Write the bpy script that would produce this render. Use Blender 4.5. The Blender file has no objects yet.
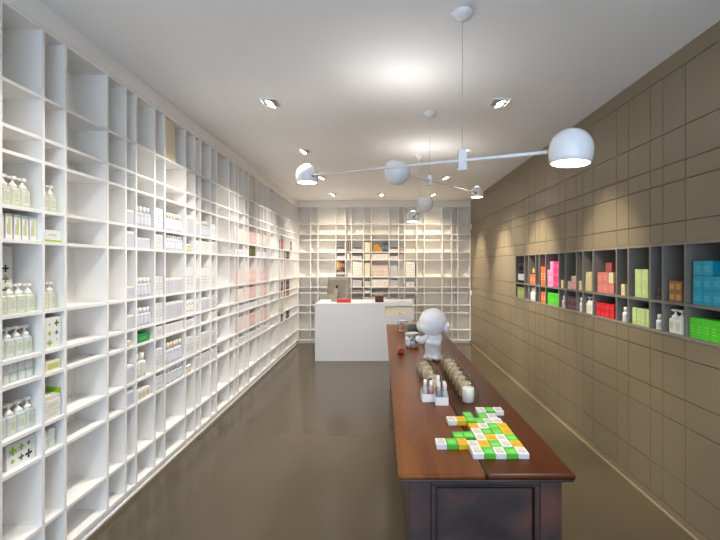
import bpy, bmesh, math, random
from mathutils import Vector, Matrix
random.seed(7)
R = math.radians
scene = bpy.context.scene
COL = scene.collection
EYE = 1.6
H = 2.93
XL, XR, YB = -1.72, 1.836, 8.97     # shelving front, panelled wall, back shelving front
YF = -1.6                            # shop front
SD = 0.205                           # shelf depth

# ------------------------------------------------------------------ materials
def srgb(r, g, b):
    f = lambda c: (c/255/12.92) if c/255 <= .04045 else ((c/255+.055)/1.055)**2.4
    return (f(r), f(g), f(b), 1)
MATS = {}
def mat(name, col=(200, 200, 200), rough=.5, metal=0, trans=0, emit=None, spec=.5, coat=0, ior=1.45):
    if name in MATS: return MATS[name]
    m = bpy.data.materials.new(name); m.use_nodes = True
    p = m.node_tree.nodes['Principled BSDF']
    p.inputs['Base Color'].default_value = srgb(*col)
    p.inputs['Roughness'].default_value = rough
    p.inputs['Metallic'].default_value = metal
    p.inputs['Transmission Weight'].default_value = trans
    p.inputs['Specular IOR Level'].default_value = spec
    p.inputs['Coat Weight'].default_value = coat
    p.inputs['IOR'].default_value = ior
    if emit:
        p.inputs['Emission Color'].default_value = srgb(*emit[0])
        p.inputs['Emission Strength'].default_value = emit[1]
    MATS[name] = m
    return m
def noise_mat(name, cols, scale=(3, 3, 3), detail=6, rough=.5, rough_var=0, stops=None, bump=0, spec=.5, distort=0, nrough=.55, coat=0):
    if name in MATS: return MATS[name]
    m = mat(name, (128, 128, 128), rough, spec=spec, coat=coat)
    nt = m.node_tree; n = nt.nodes; l = nt.links; p = n['Principled BSDF']
    tc = n.new('ShaderNodeTexCoord'); mp = n.new('ShaderNodeMapping'); mp.inputs['Scale'].default_value = scale
    nz = n.new('ShaderNodeTexNoise'); nz.inputs['Detail'].default_value = detail; nz.inputs['Scale'].default_value = 1
    nz.inputs['Roughness'].default_value = nrough; nz.inputs['Distortion'].default_value = distort
    cr = n.new('ShaderNodeValToRGB')
    stops = stops or [.3 + .4*i/(len(cols)-1) for i in range(len(cols))]
    while len(cr.color_ramp.elements) < len(cols): cr.color_ramp.elements.new(.5)
    for e, s, c in zip(cr.color_ramp.elements, stops, cols): e.position = s; e.color = srgb(*c)
    l.new(tc.outputs['Object'], mp.inputs['Vector']); l.new(mp.outputs['Vector'], nz.inputs['Vector'])
    l.new(nz.outputs['Fac'], cr.inputs['Fac']); l.new(cr.outputs['Color'], p.inputs['Base Color'])
    if rough_var:
        mr = n.new('ShaderNodeMapRange'); mr.inputs['To Min'].default_value = rough-rough_var; mr.inputs['To Max'].default_value = rough+rough_var
        mr.inputs['From Min'].default_value = .3; mr.inputs['From Max'].default_value = .7
        l.new(nz.outputs['Fac'], mr.inputs['Value']); l.new(mr.outputs['Result'], p.inputs['Roughness'])
    if bump:
        b = n.new('ShaderNodeBump'); b.inputs['Strength'].default_value = bump; b.inputs['Distance'].default_value = .002
        l.new(nz.outputs['Fac'], b.inputs['Height']); l.new(b.outputs['Normal'], p.inputs['Normal'])
    return m
def thin_glass(name, tint=(253, 253, 252), lo=.025, hi=.85):
    if name in MATS: return MATS[name]
    m = bpy.data.materials.new(name); m.use_nodes = True; nt = m.node_tree; n = nt.nodes; n.clear()
    o = n.new('ShaderNodeOutputMaterial'); t = n.new('ShaderNodeBsdfTransparent'); t.inputs['Color'].default_value = srgb(*tint)
    g = n.new('ShaderNodeBsdfGlossy'); g.inputs['Roughness'].default_value = .04
    lw = n.new('ShaderNodeLayerWeight'); lw.inputs['Blend'].default_value = .5; pw = n.new('ShaderNodeMath'); pw.operation = 'POWER'; pw.inputs[1].default_value = 3.2
    mr = n.new('ShaderNodeMapRange'); mr.inputs['To Min'].default_value = lo; mr.inputs['To Max'].default_value = hi
    mx = n.new('ShaderNodeMixShader'); nt.links.new(lw.outputs['Facing'], pw.inputs[0]); nt.links.new(pw.outputs[0], mr.inputs['Value']); nt.links.new(mr.outputs['Result'], mx.inputs['Fac'])
    nt.links.new(t.outputs[0], mx.inputs[1]); nt.links.new(g.outputs[0], mx.inputs[2]); nt.links.new(mx.outputs[0], o.inputs['Surface'])
    MATS[name] = m
    return m

M_shelf = mat('white_lacquer', (238, 236, 233), .4)
M_ceil = mat('ceiling_paint', (243, 244, 246), .8)
M_floor = noise_mat('polished_concrete', [(73, 64, 49), (79, 70, 54), (85, 75, 59)], (.9, .7, 1), 4, .19, .02, stops=[.2, .5, .8], nrough=.5, spec=.5)
M_wall = noise_mat('taupe_panel', [(126, 114, 92), (132, 120, 98)], (2, .3, .5), 3, .36)
M_groove = mat('panel_groove', (46, 40, 33), .8)
M_niche = mat('niche_laminate', (116, 113, 108), .5)
M_niche_edge = mat('niche_edge', (138, 130, 116), .45)
M_white = mat('white_plastic', (238, 237, 235), .35)
M_counter = mat('white_counter', (226, 228, 232), .4)
M_cream = mat('cream_front', (240, 232, 206), .4)
M_vinyl = mat('white_vinyl', (232, 232, 236), .42)
M_black = mat('black_plastic', (22, 22, 26), .35)
M_alu = mat('satin_aluminium', (176, 172, 160), .42, .6)
M_chrome = mat('brushed_steel', (180, 180, 180), .25, .9)
M_dark = mat('dark_housing', (190, 188, 184), .5)
M_enamel = mat('white_enamel', (236, 236, 240), .18, coat=.3)
M_cable = mat('grey_cable', (206, 204, 202), .5)
M_lamp = mat('lamp_diffuser', (255, 255, 255), .5, emit=((255, 248, 236), 9))
M_spotlamp = mat('spot_lamp', (255, 255, 255), .5, emit=((255, 244, 226), 14))
for _m in (M_spotlamp,):
    try: _m.cycles.emission_sampling = 'NONE'
    except Exception: pass
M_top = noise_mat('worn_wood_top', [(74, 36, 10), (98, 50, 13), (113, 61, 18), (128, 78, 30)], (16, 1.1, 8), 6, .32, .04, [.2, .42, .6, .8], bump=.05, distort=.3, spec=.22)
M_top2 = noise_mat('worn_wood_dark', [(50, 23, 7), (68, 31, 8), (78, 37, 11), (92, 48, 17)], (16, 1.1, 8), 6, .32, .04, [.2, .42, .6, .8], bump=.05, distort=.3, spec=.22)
M_body = noise_mat('dark_stained_wood', [(44, 36, 36), (62, 50, 50), (84, 58, 52), (112, 66, 54)], (3, 3, 7), 8, .36, .06, [.3, .5, .62, .8], distort=.8)
M_seam = mat('dark_seam', (24, 14, 10), .7)
M_knob = mat('black_knob', (26, 22, 22), .3)
M_glass = thin_glass('clear_glass')
M_wax = mat('cream_wax', (216, 198, 166), .5)
M_whitewax = mat('white_wax', (240, 238, 232), .45)
M_liquid = mat('pale_green_liquid', (226, 228, 208), .2, trans=.12)
M_liquid2 = mat('pale_aqua_liquid', (218, 226, 226), .2, trans=.12)
M_pump = mat('pump_white', (244, 240, 234), .3)
M_label = mat('printed_label', (216, 220, 198), .5)
M_palelabel = mat('pale_label', (214, 216, 222), .5)
M_lime = mat('lime_print', (140, 190, 30), .5)
M_olive = mat('olive_print', (92, 104, 28), .5)
M_navy = mat('navy_print', (36, 44, 70), .5)
M_ochre = mat('ochre_print', (170, 140, 60), .5)
M_greyprint = mat('grey_print', (182, 182, 186), .6)
M_taupeprint = mat('taupe_print', (176, 172, 160), .6)
M_carton = mat('white_carton', (232, 231, 228), .5)
M_creamc = mat('cream_carton', (232, 224, 200), .5)

# ------------------------------------------------------------------ mesh builder
class MB:
    def __init__(s): s.v = []; s.f = []; s.mi = []; s.mats = []; s.sm = []
    def m(s, mt):
        if mt not in s.mats: s.mats.append(mt)
        return s.mats.index(mt)
    def add(s, vs, fs, mt, smooth=False, M=None):
        b = len(s.v); i = s.m(mt)
        for v in vs: s.v.append(tuple(M @ Vector(v)) if M else tuple(v))
        for f in fs: s.f.append([b+k for k in f]); s.mi.append(i); s.sm.append(smooth)
        return s
    def box(s, x0, x1, y0, y1, z0, z1, mt, M=None):
        vs = [(x0, y0, z0), (x1, y0, z0), (x1, y1, z0), (x0, y1, z0), (x0, y0, z1), (x1, y0, z1), (x1, y1, z1), (x0, y1, z1)]
        return s.add(vs, [(3, 2, 1, 0), (4, 5, 6, 7), (0, 1, 5, 4), (1, 2, 6, 5), (2, 3, 7, 6), (3, 0, 4, 7)], mt, False, M)
    def cbox(s, x0, x1, y0, y1, z0, z1, mt, c=.002):
        # box with chamfered edges all round
        bm = bmesh.new(); bmesh.ops.create_cube(bm, size=1)
        for v in bm.verts: v.co = Vector(((x0+x1)/2+v.co.x*(x1-x0), (y0+y1)/2+v.co.y*(y1-y0), (z0+z1)/2+v.co.z*(z1-z0)))
        bmesh.ops.bevel(bm, geom=bm.edges[:], offset=c, segments=2, profile=.5, affect='EDGES')
        bm.verts.index_update()
        s.add([v.co[:] for v in bm.verts], [[v.index for v in f.verts] for f in bm.faces], mt); bm.free()
        return s
    def lathe(s, prof, mt, n=24, M=None, smooth=True, cap0=True, cap1=True):
        vs = []; fs = []
        for r, z in prof:
            for k in range(n):
                a = 2*math.pi*k/n; vs.append((r*math.cos(a), r*math.sin(a), z))
        for i in range(len(prof)-1):
            for k in range(n):
                a = i*n+k; b = i*n+(k+1) % n
                fs.append((a, b, b+n, a+n))
        s.add(vs, fs, mt, smooth, M)
        b = len(s.v)-len(vs); i = s.m(mt)
        if cap0: s.f.append([b+k for k in reversed(range(n))]); s.mi.append(i); s.sm.append(False)
        if cap1: s.f.append([b+(len(prof)-1)*n+k for k in range(n)]); s.mi.append(i); s.sm.append(False)
        return s
    def loft(s, secs, mt, smooth=False):
        # secs: list of closed loops of 3D points (same count)
        n = len(secs[0]); vs = [p for q in secs for p in q]; fs = []
        for i in range(len(secs)-1):
            for k in range(n):
                a = i*n+k; b = i*n+(k+1) % n; fs.append((a, b, b+n, a+n))
        fs.append(tuple(reversed(range(n)))); fs.append(tuple((len(secs)-1)*n+k for k in range(n)))
        return s.add(vs, fs, mt, smooth)
    def rod(s, a, b, r, mt, n=10, r2=None):
        a = Vector(a); b = Vector(b); d = b-a; L = d.length
        q = Vector((0, 0, 1)).rotation_difference(d.normalized()).to_matrix().to_4x4()
        return s.lathe([(r, 0), (r2 or r, L)], mt, n, Matrix.Translation(a) @ q)
    def sphere(s, c, rx, mt, ry=None, rz=None, n=20, M=None):
        ry = ry or rx; rz = rz or rx; k = n//2
        prof = [(max(1e-4, math.sin(math.pi*i/k)), -math.cos(math.pi*i/k)) for i in range(k+1)]
        T = Matrix.Translation(c) @ (M or Matrix()) @ Matrix.Diagonal((rx, ry, rz, 1))
        return s.lathe(prof, mt, n, T, True, False, False)
    def mesh(s, name):
        me = bpy.data.meshes.new(name); me.from_pydata(s.v, [], s.f)
        for mt in s.mats: me.materials.append(mt)
        me.polygons.foreach_set('material_index', s.mi); me.polygons.foreach_set('use_smooth', s.sm)
        me.update(); return me
def rrect(w, d, r, z, n=3, cy=0):
    out = []
    for cx, cyy, a0 in ((w/2-r, d/2-r, 0), (-w/2+r, d/2-r, 90), (-w/2+r, -d/2+r, 180), (w/2-r, -d/2+r, 270)):
        for k in range(n+1):
            a = R(a0+90*k/n); out.append((cx+r*math.cos(a), cyy+r*math.sin(a)+cy, z))
    return out
def obj(name, me, parent=None, loc=(0, 0, 0), rz=0):
    if isinstance(me, MB): me = me.mesh(name)
    o = bpy.data.objects.new(name, me); COL.objects.link(o); o.location = loc; o.rotation_euler = (0, 0, rz)
    if parent: o.parent = parent
    return o
def tag(o, label, cat, group=None):
    o['label'] = label; o['category'] = cat
    if group: o['group'] = group
    return o
def thing(name, label, cat, loc=(0, 0, 0), rz=0, group=None):
    o = bpy.data.objects.new(name, None); COL.objects.link(o); o.empty_display_size = .05
    o.location = loc; o.rotation_euler = (0, 0, rz)
    return tag(o, label, cat, group)
def struct(name, mb, parent=None):
    o = obj(name, mb, parent); o['kind'] = 'structure'; return o
def bevel(o, w, seg=2):
    b = o.modifiers.new('edge', 'BEVEL'); b.width = w; b.segments = seg; b.limit_method = 'ANGLE'; return o
ORD = ['zeroth', 'first', 'second', 'third', 'fourth', 'fifth', 'sixth', 'seventh', 'eighth', 'ninth', 'tenth', 'eleventh', 'twelfth', 'thirteenth',
       'fourteenth', 'fifteenth', 'sixteenth', 'seventeenth', 'eighteenth', 'nineteenth', 'twentieth', 'twenty-first', 'twenty-second', 'twenty-third',
       'twenty-fourth', 'twenty-fifth', 'twenty-sixth', 'twenty-seventh', 'twenty-eighth', 'twenty-ninth', 'thirtieth', 'thirty-first']
NUM = ['zero', 'one', 'two', 'three', 'four', 'five', 'six', 'seven', 'eight', 'nine', 'ten', 'eleven', 'twelve']

# ------------------------------------------------------------------ grid of the place
PAT = [.251, .155, .368, .196, .124]                     # widths, repeated along every wall
HZ = [.353, .209, .118, .252, .158]                      # heights, repeated downwards
ZL = [2.805]
for i in range(12): ZL.append(ZL[-1]-HZ[i % 5])
YC = [1.974]                                             # uprights of the side shelving
while YC[-1] < 8.9: YC.append(YC[-1]+PAT[(len(YC)-1) % 5])
YC[-1] = YB-.012
PRE = [1.974-sum(PAT[k:]) for k in range(5)]             # one more module towards the shop front
XC = [-1.712]
for i in range(16): XC.append(XC[-1]+PAT[i % 5])
XC[-1] = XR-.012
T = .017
ZB = ZL[-1]

# ------------------------------------------------------------------ room
struct('floor', MB().box(-2.1, 2.25, YF-.6, 9.4, -.05, 0, M_floor))
struct('ceiling', MB().box(-2.1, 2.25, YF, 9.4, H, H+.05, M_ceil))
struct('wall_left', MB().box(-2.05, XL-SD-.012, YF, 9.3, 0, H, M_shelf))
struct('wall_back', MB().box(XL-SD-.012, 2.2, YB+SD+.012, 9.3, 0, H, M_shelf))
# panelled wall: backing, panels with open joints, the opening of the niche left free
NY = [2.639]                                             # niche uprights, from the front away
for w in (.211, .135, .263, .163, .377, .196, .128, .252, .154, .368, .196, .122, .253, .155, .368): NY.append(NY[-1]+w)
NY = [2.639-.368, ] + NY
NY = [NY[0]-.155] + NY
NY = [NY[0]-.251] + NY
NY0, NY1 = NY[0], NY[-1]
NZ1, NZ0 = ZL[5]+.03, ZL[7]
w = MB()
g = .005
ycols = list(NY)
k = 3
while ycols[-1] < YB-.2: ycols.append(ycols[-1]+[.196, .124, .251, .155, .368][(k-3) % 5]); k += 1
ycols[-1] = YB+.0
k = 0
while ycols[0] > YF+.3: ycols.insert(0, ycols[0]-[.124, .196, .368, .155, .251][k % 5]); k += 1
ycols.insert(0, YF)
zr = [H] + [2.822] + ZL[1:5] + [NZ1] + ZL[6:12] + [ZB, 0.0]
for i in range(len(ycols)-1):
    for j in range(len(zr)-1):
        y0, y1, z1, z0 = ycols[i], ycols[i+1], zr[j], zr[j+1]
        if y0 >= NY0-.01 and y1 <= NY1+.01 and z0 >= NZ0-.01 and z1 <= NZ1+.01: continue
        if j in (0, len(zr)-2):
            if i: continue
            w.box(XR, XR+.015, YF, YB+.02, z0+(g/2 if j == 0 else 0), z1-(0 if j == 0 else g/2), M_wall); continue
        w.box(XR, XR+.015, y0+g/2, y1-g/2, z0+g/2, z1-g/2, M_wall)
for (y0, y1, z0, z1) in ((YF, YB+.2, NZ1, H), (YF, YB+.2, 0, NZ0), (YF, NY0, NZ0, NZ1), (NY1, YB+.2, NZ0, NZ1)):
    w.box(XR+.015, XR+.05, y0, y1, z0, z1, M_groove)
w.box(XR+.3, XR+.34, YF, YB+.3, 0, H, M_groove)
struct('wall_right', w)
struct('trim_1', MB().box(XR-.011, XR-.001, .4, YB, 0.0, .012, mat('floor_trim', (150, 132, 104), .4)))
# shop front: frame of a big open window behind the viewer
f = MB()
f.box(-2.05, -1.5, YF-.1, YF, 0, H, M_shelf); f.box(1.65, 2.2, YF-.1, YF, 0, H, M_shelf); f.box(-1.5, 1.65, YF-.1, YF, 2.75, H, M_shelf)
struct('wall_front', f)

# ------------------------------------------------------------------ shelving along the side wall
s = thing('wall_shelving', 'long white pigeonhole shelving covering the whole side wall', 'shelving', (XL, 1, 0))
Y0 = PRE[0]
def rel(mb_obj, root):
    mb_obj.parent = root; mb_obj.matrix_parent_inverse = Matrix.Translation(root.location).inverted(); return mb_obj
def part(name, mb, root): return rel(obj(name, mb), root)
part('back_panel', MB().box(XL-SD-.01, XL-SD, Y0, YB, ZB, ZL[0], M_shelf), s)
for y in PRE + YC:
    part('upright', MB().box(XL-SD, XL, y-T/2, y+T/2, ZB-T/2, ZL[0]+T/2, M_shelf), s)
for z in ZL:
    part('shelf', MB().box(XL-SD, XL-.001, Y0, YB, z-T/2, z+T/2, M_shelf), s)
part('fascia', MB().box(XL-SD, XL+.004, Y0, YB+.0, ZL[0]+T/2, H-.001, M_shelf), s)
part('plinth', MB().box(XL-SD, XL-.025, Y0, YB, .012, ZB-T/2, M_shelf).box(XL-SD, XL-.004, Y0, YB, .001, .014, M_white), s)

b = thing('display_shelving', 'white pigeonhole shelving covering the back wall behind the counter', 'shelving', (0, YB, 0))
part('back_panel', MB().box(XL, XR, YB+SD, YB+SD+.01, ZB, ZL[0], M_shelf), b)
for x in XC:
    part('upright', MB().box(x-T/2, x+T/2, YB, YB+SD, ZB-T/2, ZL[0]+T/2, M_shelf), b)
for z in ZL:
    part('shelf', MB().box(XL+.002, XR-.004, YB+.001, YB+SD, z-T/2, z+T/2, M_shelf), b)
part('fascia', MB().box(XL+.006, XR-.002, YB-.004, YB+SD, ZL[0]+T/2, H-.001, M_shelf), b)
part('plinth', MB().box(XL+.002, XR-.014, YB+.02, YB+SD, .001, ZB-T/2, M_shelf), b)

# niche unit
ni = thing('niche_shelving', 'grey open niche with two rows of cells set into the taupe panelled wall', 'shelving', (XR, NY0, NZ0))
ND = .25; NZM = ZL[6]
part('back_panel', MB().box(XR+ND, XR+ND+.01, NY0, NY1, NZ0, NZ1, M_niche), ni)
nt = .018
for y in NY:
    a = y if y != NY0 else y+nt/2
    a = a if y != NY1 else a-nt/2
    part('divider', MB().box(XR-.003, XR+ND, a-nt/2, a+nt/2, NZ0, NZ1, M_niche), ni)
for z in (NZ0+nt/2, NZM, NZ1-nt/2):
    part('shelf', MB().box(XR-.004, XR+ND, NY0, NY1, z-nt/2, z+nt/2, M_niche_edge if z != NZM else M_niche), ni)

# ------------------------------------------------------------------ product kinds (each a list of (part, mesh))
CACHE = {}
def k_pump(w=.046, h=.145, liquid='g'):
    key = ('pump', w, h, liquid)
    if key in CACHE: return CACHE[key]
    bh = h*.63; r = w*.24; d = w*.92
    body = MB().loft([rrect(w*.94, d*.94, r, 0), rrect(w, d, r, .004), rrect(w, d, r, bh*.9), rrect(w*.9, d*.9, r, bh*.97), rrect(w*.5, d*.5, r*.8, bh)],
                     M_liquid if liquid == 'g' else M_liquid2)
    if liquid == 'w': body = MB().loft([rrect(w*.94, d*.94, r, 0), rrect(w, d, r, .004), rrect(w, d, r, bh*.9), rrect(w*.9, d*.9, r, bh*.97), rrect(w*.5, d*.5, r*.8, bh)], M_carton)
    lab = MB().box(-w*.36, w*.36, -d/2-.0006, -d/2+.002, bh*.16, bh*.8, M_label)
    for i in range(4): lab.box(-w*.26, w*(.24-.06*(i % 2)), -d/2-.001, -d/2+.001, bh*(.3+.11*i), bh*(.335+.11*i), M_taupeprint)
    pu = MB().lathe([(w*.36, bh*.97), (w*.36, bh*1.12), (w*.27, bh*1.17), (w*.2, bh*1.22), (w*.11, bh*1.26), (w*.11, bh*1.42)], M_pump, 14)
    pu.cbox(-w*.24, w*.24, -w*.24, w*.24, bh*1.42, h, M_pump, .002)
    pu.box(-w*.62, -w*.2, -w*.09, w*.09, bh*1.45, bh*1.54, M_pump)
    CACHE[key] = [('body', body.mesh('body'), [('sticker', lab.mesh('sticker'))]), ('pump', pu.mesh('pump'), [])]
    return CACHE[key]
def k_bottle(w=.04, h=.14, body=None, cap=None, capf=.3, lab=True):
    body = body or M_liquid; cap = cap or M_pump
    key = ('bottle', w, h, body.name, cap.name, capf, lab)
    if key in CACHE: return CACHE[key]
    bh = h*(1-capf); r = w/2
    bd = MB().lathe([(r*.9, 0), (r, .004), (r, bh*.86), (r*.9, bh*.95), (r*.5, bh)], body, 16)
    if lab: bd.lathe([(r*1.012, bh*.2), (r*1.012, bh*.7)], M_label if body.name.startswith('pale') else M_palelabel, 16, cap0=False, cap1=False)
    cp = MB().lathe([(r*.62, bh-.001), (r*.62, h*.985), (r*.5, h)], cap, 14)
    CACHE[key] = [('body', bd.mesh('body'), []), ('cap', cp.mesh('cap'), [])]
    return CACHE[key]
def k_tube(w=.032, h=.09, body=None, cap=None):
    body = body or M_liquid2; cap = cap or M_white
    key = ('tube', w, h, body.name)
    if key in CACHE: return CACHE[key]
    bd = MB().loft([rrect(w, w*.8, w*.2, 0), rrect(w, w*.8, w*.2, h*.55)], body)
    bd.box(-w*.3, w*.3, -w*.4-.0006, -w*.38, h*.12, h*.45, M_label)
    cp = MB().loft([rrect(w*1.02, w*.82, w*.2, h*.55), rrect(w*1.0, w*.8, w*.2, h*.94), rrect(w*.6, w*.5, w*.15, h)], cap)
    CACHE[key] = [('body', bd.mesh('body'), []), ('cap', cp.mesh('cap'), [])]
    return CACHE[key]
def k_jar(w=.05, h=.05, body=None, cap=None):
    body = body or M_creamc; cap = cap or M_white
    key = ('jar', w, h, body.name, cap.name)
    if key in CACHE: return CACHE[key]
    r = w/2
    bd = MB().lathe([(r*.9, 0), (r*.98, h*.06), (r*.98, h*.62), (r*.8, h*.68)], body, 18)
    cp = MB().lathe([(r, h*.66), (r, h*.95), (r*.92, h)], cap, 18)
    CACHE[key] = [('body', bd.mesh('body'), []), ('lid', cp.mesh('lid'), [])]
    return CACHE[key]
def plus(mb, cx, cz, s, mt, y):
    a = s/2; t = s*.13
    mb.box(cx-a, cx+a, y-.0006, y+.001, cz-t, cz+t, mt); mb.box(cx-t, cx+t, y-.0008, y+.001, cz-a, cz+a, mt)
def k_carton(w, h, d, body=None, style='plain', pm=None):
    body = body or M_carton; pm = pm or M_greyprint
    key = ('carton', w, h, d, body.name, style, pm.name)
    if key in CACHE: return CACHE[key]
    c = MB().cbox(-w/2, w/2, -d/2, d/2, 0, h, body, min(.0015, w*.03))
    y = -d/2
    if style == 'text':
        for i in range(3): c.box(-w*.32, w*(.3-.08*(i % 2)), y-.0006, y+.001, h*(.3+.14*i), h*(.35+.14*i), pm)
    elif style == 'label': c.box(-w*.36, w*.36, y-.0006, y+.001, h*.2, h*.72, pm)
    elif style == 'band': c.box(-w/2-.0005, w/2+.0005, y-.0006, d/2+.0005, h*.02, h*.16, pm); c.box(-w*.3, w*.2, y-.0006, y+.001, h*.55, h*.62, M_taupeprint)
    elif style == 'upright_text':
        c.box(-w*.12, w*.2, y-.0006, y+.001, h*.18, h*.84, pm); c.box(-w*.3, -w*.2, y-.0006, y+.001, h*.2, h*.6, M_taupeprint)
    elif style == 'top': c.box(-w/2-.0005, w/2+.0005, y-.0006, d/2+.0005, h*.86, h+.0006, M_carton)
    elif style == 'dots':
        rr = random.Random(3); nx, nz = max(2, round(w/.05)), max(2, round(h/.05))
        for i in range(nx):
            for j in range(nz):
                q = .006+rr.random()*.008; X = (-.5+(i+.5)/nx)*w*.92+rr.uniform(-.006, .006); Z = (j+.5)/nz*h+rr.uniform(-.006, .006)
                c.box(X-q, X+q, y-.0006, y+.001, Z-q*.7, Z+q*.7, [pm, M_greyprint, mat('plum_print', (120, 80, 90), .6)][(i*2+j) % 3])
    elif style == 'rings':
        for X in (-w*.3, 0, w*.3):
            c.lathe([(h*.3, 0), (h*.3, .0012)], pm, 14, Matrix.Translation((X, y+.0005, h*.45)) @ Matrix.Rotation(R(90), 4, 'X'))
    elif style == 'six':
        for cx, cz, q, mt in ((-.24, .78, .12, M_ochre), (.2, .8, .30, M_olive), (-.24, .5, .22, M_lime), (.2, .5, .22, M_olive), (-.24, .2, .3, M_lime), (.2, .28, .12, M_lime)):
            plus(c, cx*w, cz*h, q*w, mt, y)
    elif style == 'sixwide':
        for cx, cz, q, mt in ((-.3, .7, .24, M_lime), (0, .72, .19, M_lime), (.26, .74, .13, M_olive), (-.3, .28, .13, M_lime), (0, .3, .19, M_olive), (.26, .3, .25, M_navy)):
            plus(c, cx*w, cz*h, q*w, mt, y)
    elif style == 'three':
        for cz, mt in ((.66, M_navy), (.5, M_ochre), (.34, M_olive)): plus(c, w*.08, cz*h, w*.36, mt, y)
    elif style == 'toplabel':
        c.box(-w*.36, w*.36, -d*.38, d*.1, h-.001, h+.0006, pm)
        for i in range(3): c.box(-w*.3, w*.25, d*(.18+.08*i), d*(.21+.08*i), h-.001, h+.0006, pm)
    elif style == 'cells':
        for i in range(1, 4): c.box(-w/2-.0004, w/2+.0004, y-.0006, y+.001, h*i/4-.0015, h*i/4+.0015, pm)
    CACHE[key] = [('carton', c.mesh('carton'), None)]
    return CACHE[key]
def spawn(kind, name, label, cat, loc, rz, group):
    if len(kind) == 1 and kind[0][2] is None:
        return tag(obj(name, kind[0][1], None, loc, rz), label, cat, group)
    r = thing(name, label, cat, loc, rz, group)
    for pn, me, subs in kind:
        p = obj(pn, me, r)
        for sn, sm in subs or (): obj(sn, sm, p)
    return r

# ------------------------------------------------------------------ filling cells
USED = {}
def uniq(label):
    if label in USED: print('DUPLICATE LABEL', label)
    USED[label] = 1
    return label
class Cell:
    # a pigeonhole: origin at the front lower corner (its first end), u along the wall, inward depth
    def __init__(s, side, i, j):
        s.side, s.i, s.j = side, i, j
        if side == 'side':
            s.u0, s.u1 = YC[i]+T/2, YC[i+1]-T/2; s.z0, s.z1 = ZL[j+1]+T/2, ZL[j]-T/2; s.rz = R(90)
            s.where = f'{ORD[i+1]} bay from front, {ORD[j+1]} row, side shelving'
            s.group = 'products on the white side shelving'
        elif side == 'back':
            s.u0, s.u1 = XC[i]+T/2, XC[i+1]-T/2; s.z0, s.z1 = ZL[j+1]+T/2, ZL[j]-T/2; s.rz = 0
            s.where = f'{ORD[j+1]} row, {ORD[i+1]} column of back-wall shelving'
            s.group = 'products on the back wall shelving'
        else:
            s.u0, s.u1 = NY[i]+nt/2, NY[i+1]-nt/2; s.rz = R(-90)
            s.z0, s.z1 = (NZM+nt/2, NZ1-nt) if j == 0 else (NZ0+nt, NZM-nt/2)
            s.group = 'products in the grey wall niche'
    def loc(s, u, back, z):
        if s.side == 'side': return (XL-back, u, z)
        if s.side == 'back': return (u, YB+back, z)
        return (XR+back, u, z)
def fill(cell, kind, name, desc, cat, n=1, w=.046, d=.045, h=.1, start=.012, gap=.004, back=.03, layers=None, z=0, jit=.0015, where=None, plural=None, tilt=2):
    """n of one kind in a row (or layers, counts from the bottom) from START along the cell."""
    layers = layers or [n]
    total = sum(layers); k = 0
    for L, cnt in enumerate(layers):
        for i in range(cnt):
            k += 1
            u = cell.u0+start+w/2+i*(w+gap)
            if cell.u1-cell.u0 < w+.002: print('TOO WIDE', cell.where, desc)
            bk = back+d/2+random.uniform(0, jit)*2
            zz = cell.z0+.0008+z+L*(h+.0007)
            wh = where or cell.where
            if total == 1: lab = f'{desc}, {wh}'
            elif len(layers) > 1 and max(layers) == 1: lab = f'{desc}, {ORD[k]} from bottom, {wh}'
            elif len(layers) > 1: lab = f'{desc}, {ORD[i+1]} in {["bottom", "second", "third", "fourth"][L]} layer, {wh}'
            else: lab = f'{desc}, {ORD[i+1]} of {NUM[total]}, {wh}'
            if len(lab.replace('-', ' ').split()) > 15: lab = lab.replace(' from front', '')
            if len(lab.replace('-', ' ').split()) > 15: lab = lab.replace(' stacked', '').replace('white-capped', 'capped').replace(' of back-wall', ', back')
            nm_ = name
            if name == 'product_carton': nm_ = {'side': 'product_carton', 'back': 'back_carton', 'niche': 'niche_carton'}[cell.side]  # all are product cartons; only the object name varies with the wall
            spawn(kind, nm_, uniq(lab), cat, cell.loc(u, bk, zz), cell.rz+R(random.uniform(-tilt, tilt)*.4), cell.group)

def S(i, j): return Cell('side', i, j)
def side(i, j, typ, n=1, w=.046, h=.1, d=None, start=.012, gap=.004, back=.028, body=None, style='plain', pm=None, cap=None, desc=None, layers=None, z=0, capf=.3):
    c = S(i, j)
    if h+z > c.z1-c.z0-.004: h = c.z1-c.z0-.004-z; print('clamped', i, j, h)
    room = c.u1-c.u0-.004
    cnt = max(layers) if layers else n
    if i >= 4:                       # items stand flush with the shelf edge and fill the part of the cell one can see into
        back = .008; gap = .003
        start = .003+min(.1, back*YC[i]/1.72)
        w = (.93*(room-start)+gap)/cnt-gap
        if typ == 'jar': w = min(w, .06)
        if typ == 'bottle': w = min(w, h*.4)
        if n == 1 and typ == 'carton': w = min(w, .17)
    elif start+cnt*(w+gap)-gap > room:
        start = .003
        sc = (room-.002)/(cnt*(w+gap)-gap)
        if sc < 1: w *= sc; gap *= sc
    d = d or min(w, .06)
    w = round(w, 4)
    if typ == 'pump': fill(c, k_pump(w, h, body or 'g'), 'pump_bottle', desc or 'clear pump bottle', 'bottle', n, w, w, h, start, gap, back)
    elif typ == 'bottle': fill(c, k_bottle(w, h, body, cap, capf), 'lotion_bottle', desc or 'pale bottle', 'bottle', n, w, w, h, start, gap, back)
    elif typ == 'tube': fill(c, k_tube(w, h), 'cream_tube', desc or 'white-capped tube', 'tube', n, w, w*.8, h, start, gap, back)
    elif typ == 'jar': fill(c, k_jar(w, h, body, cap), 'cream_jar', desc or 'small jar', 'jar', n, w, w, h, start, gap, back, layers)
    else: fill(c, k_carton(w, round(h, 4), round(d, 4), body, style, pm), 'product_carton', desc or 'white carton', 'carton', n, w, d, h, start, gap, back, layers, z)

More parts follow.
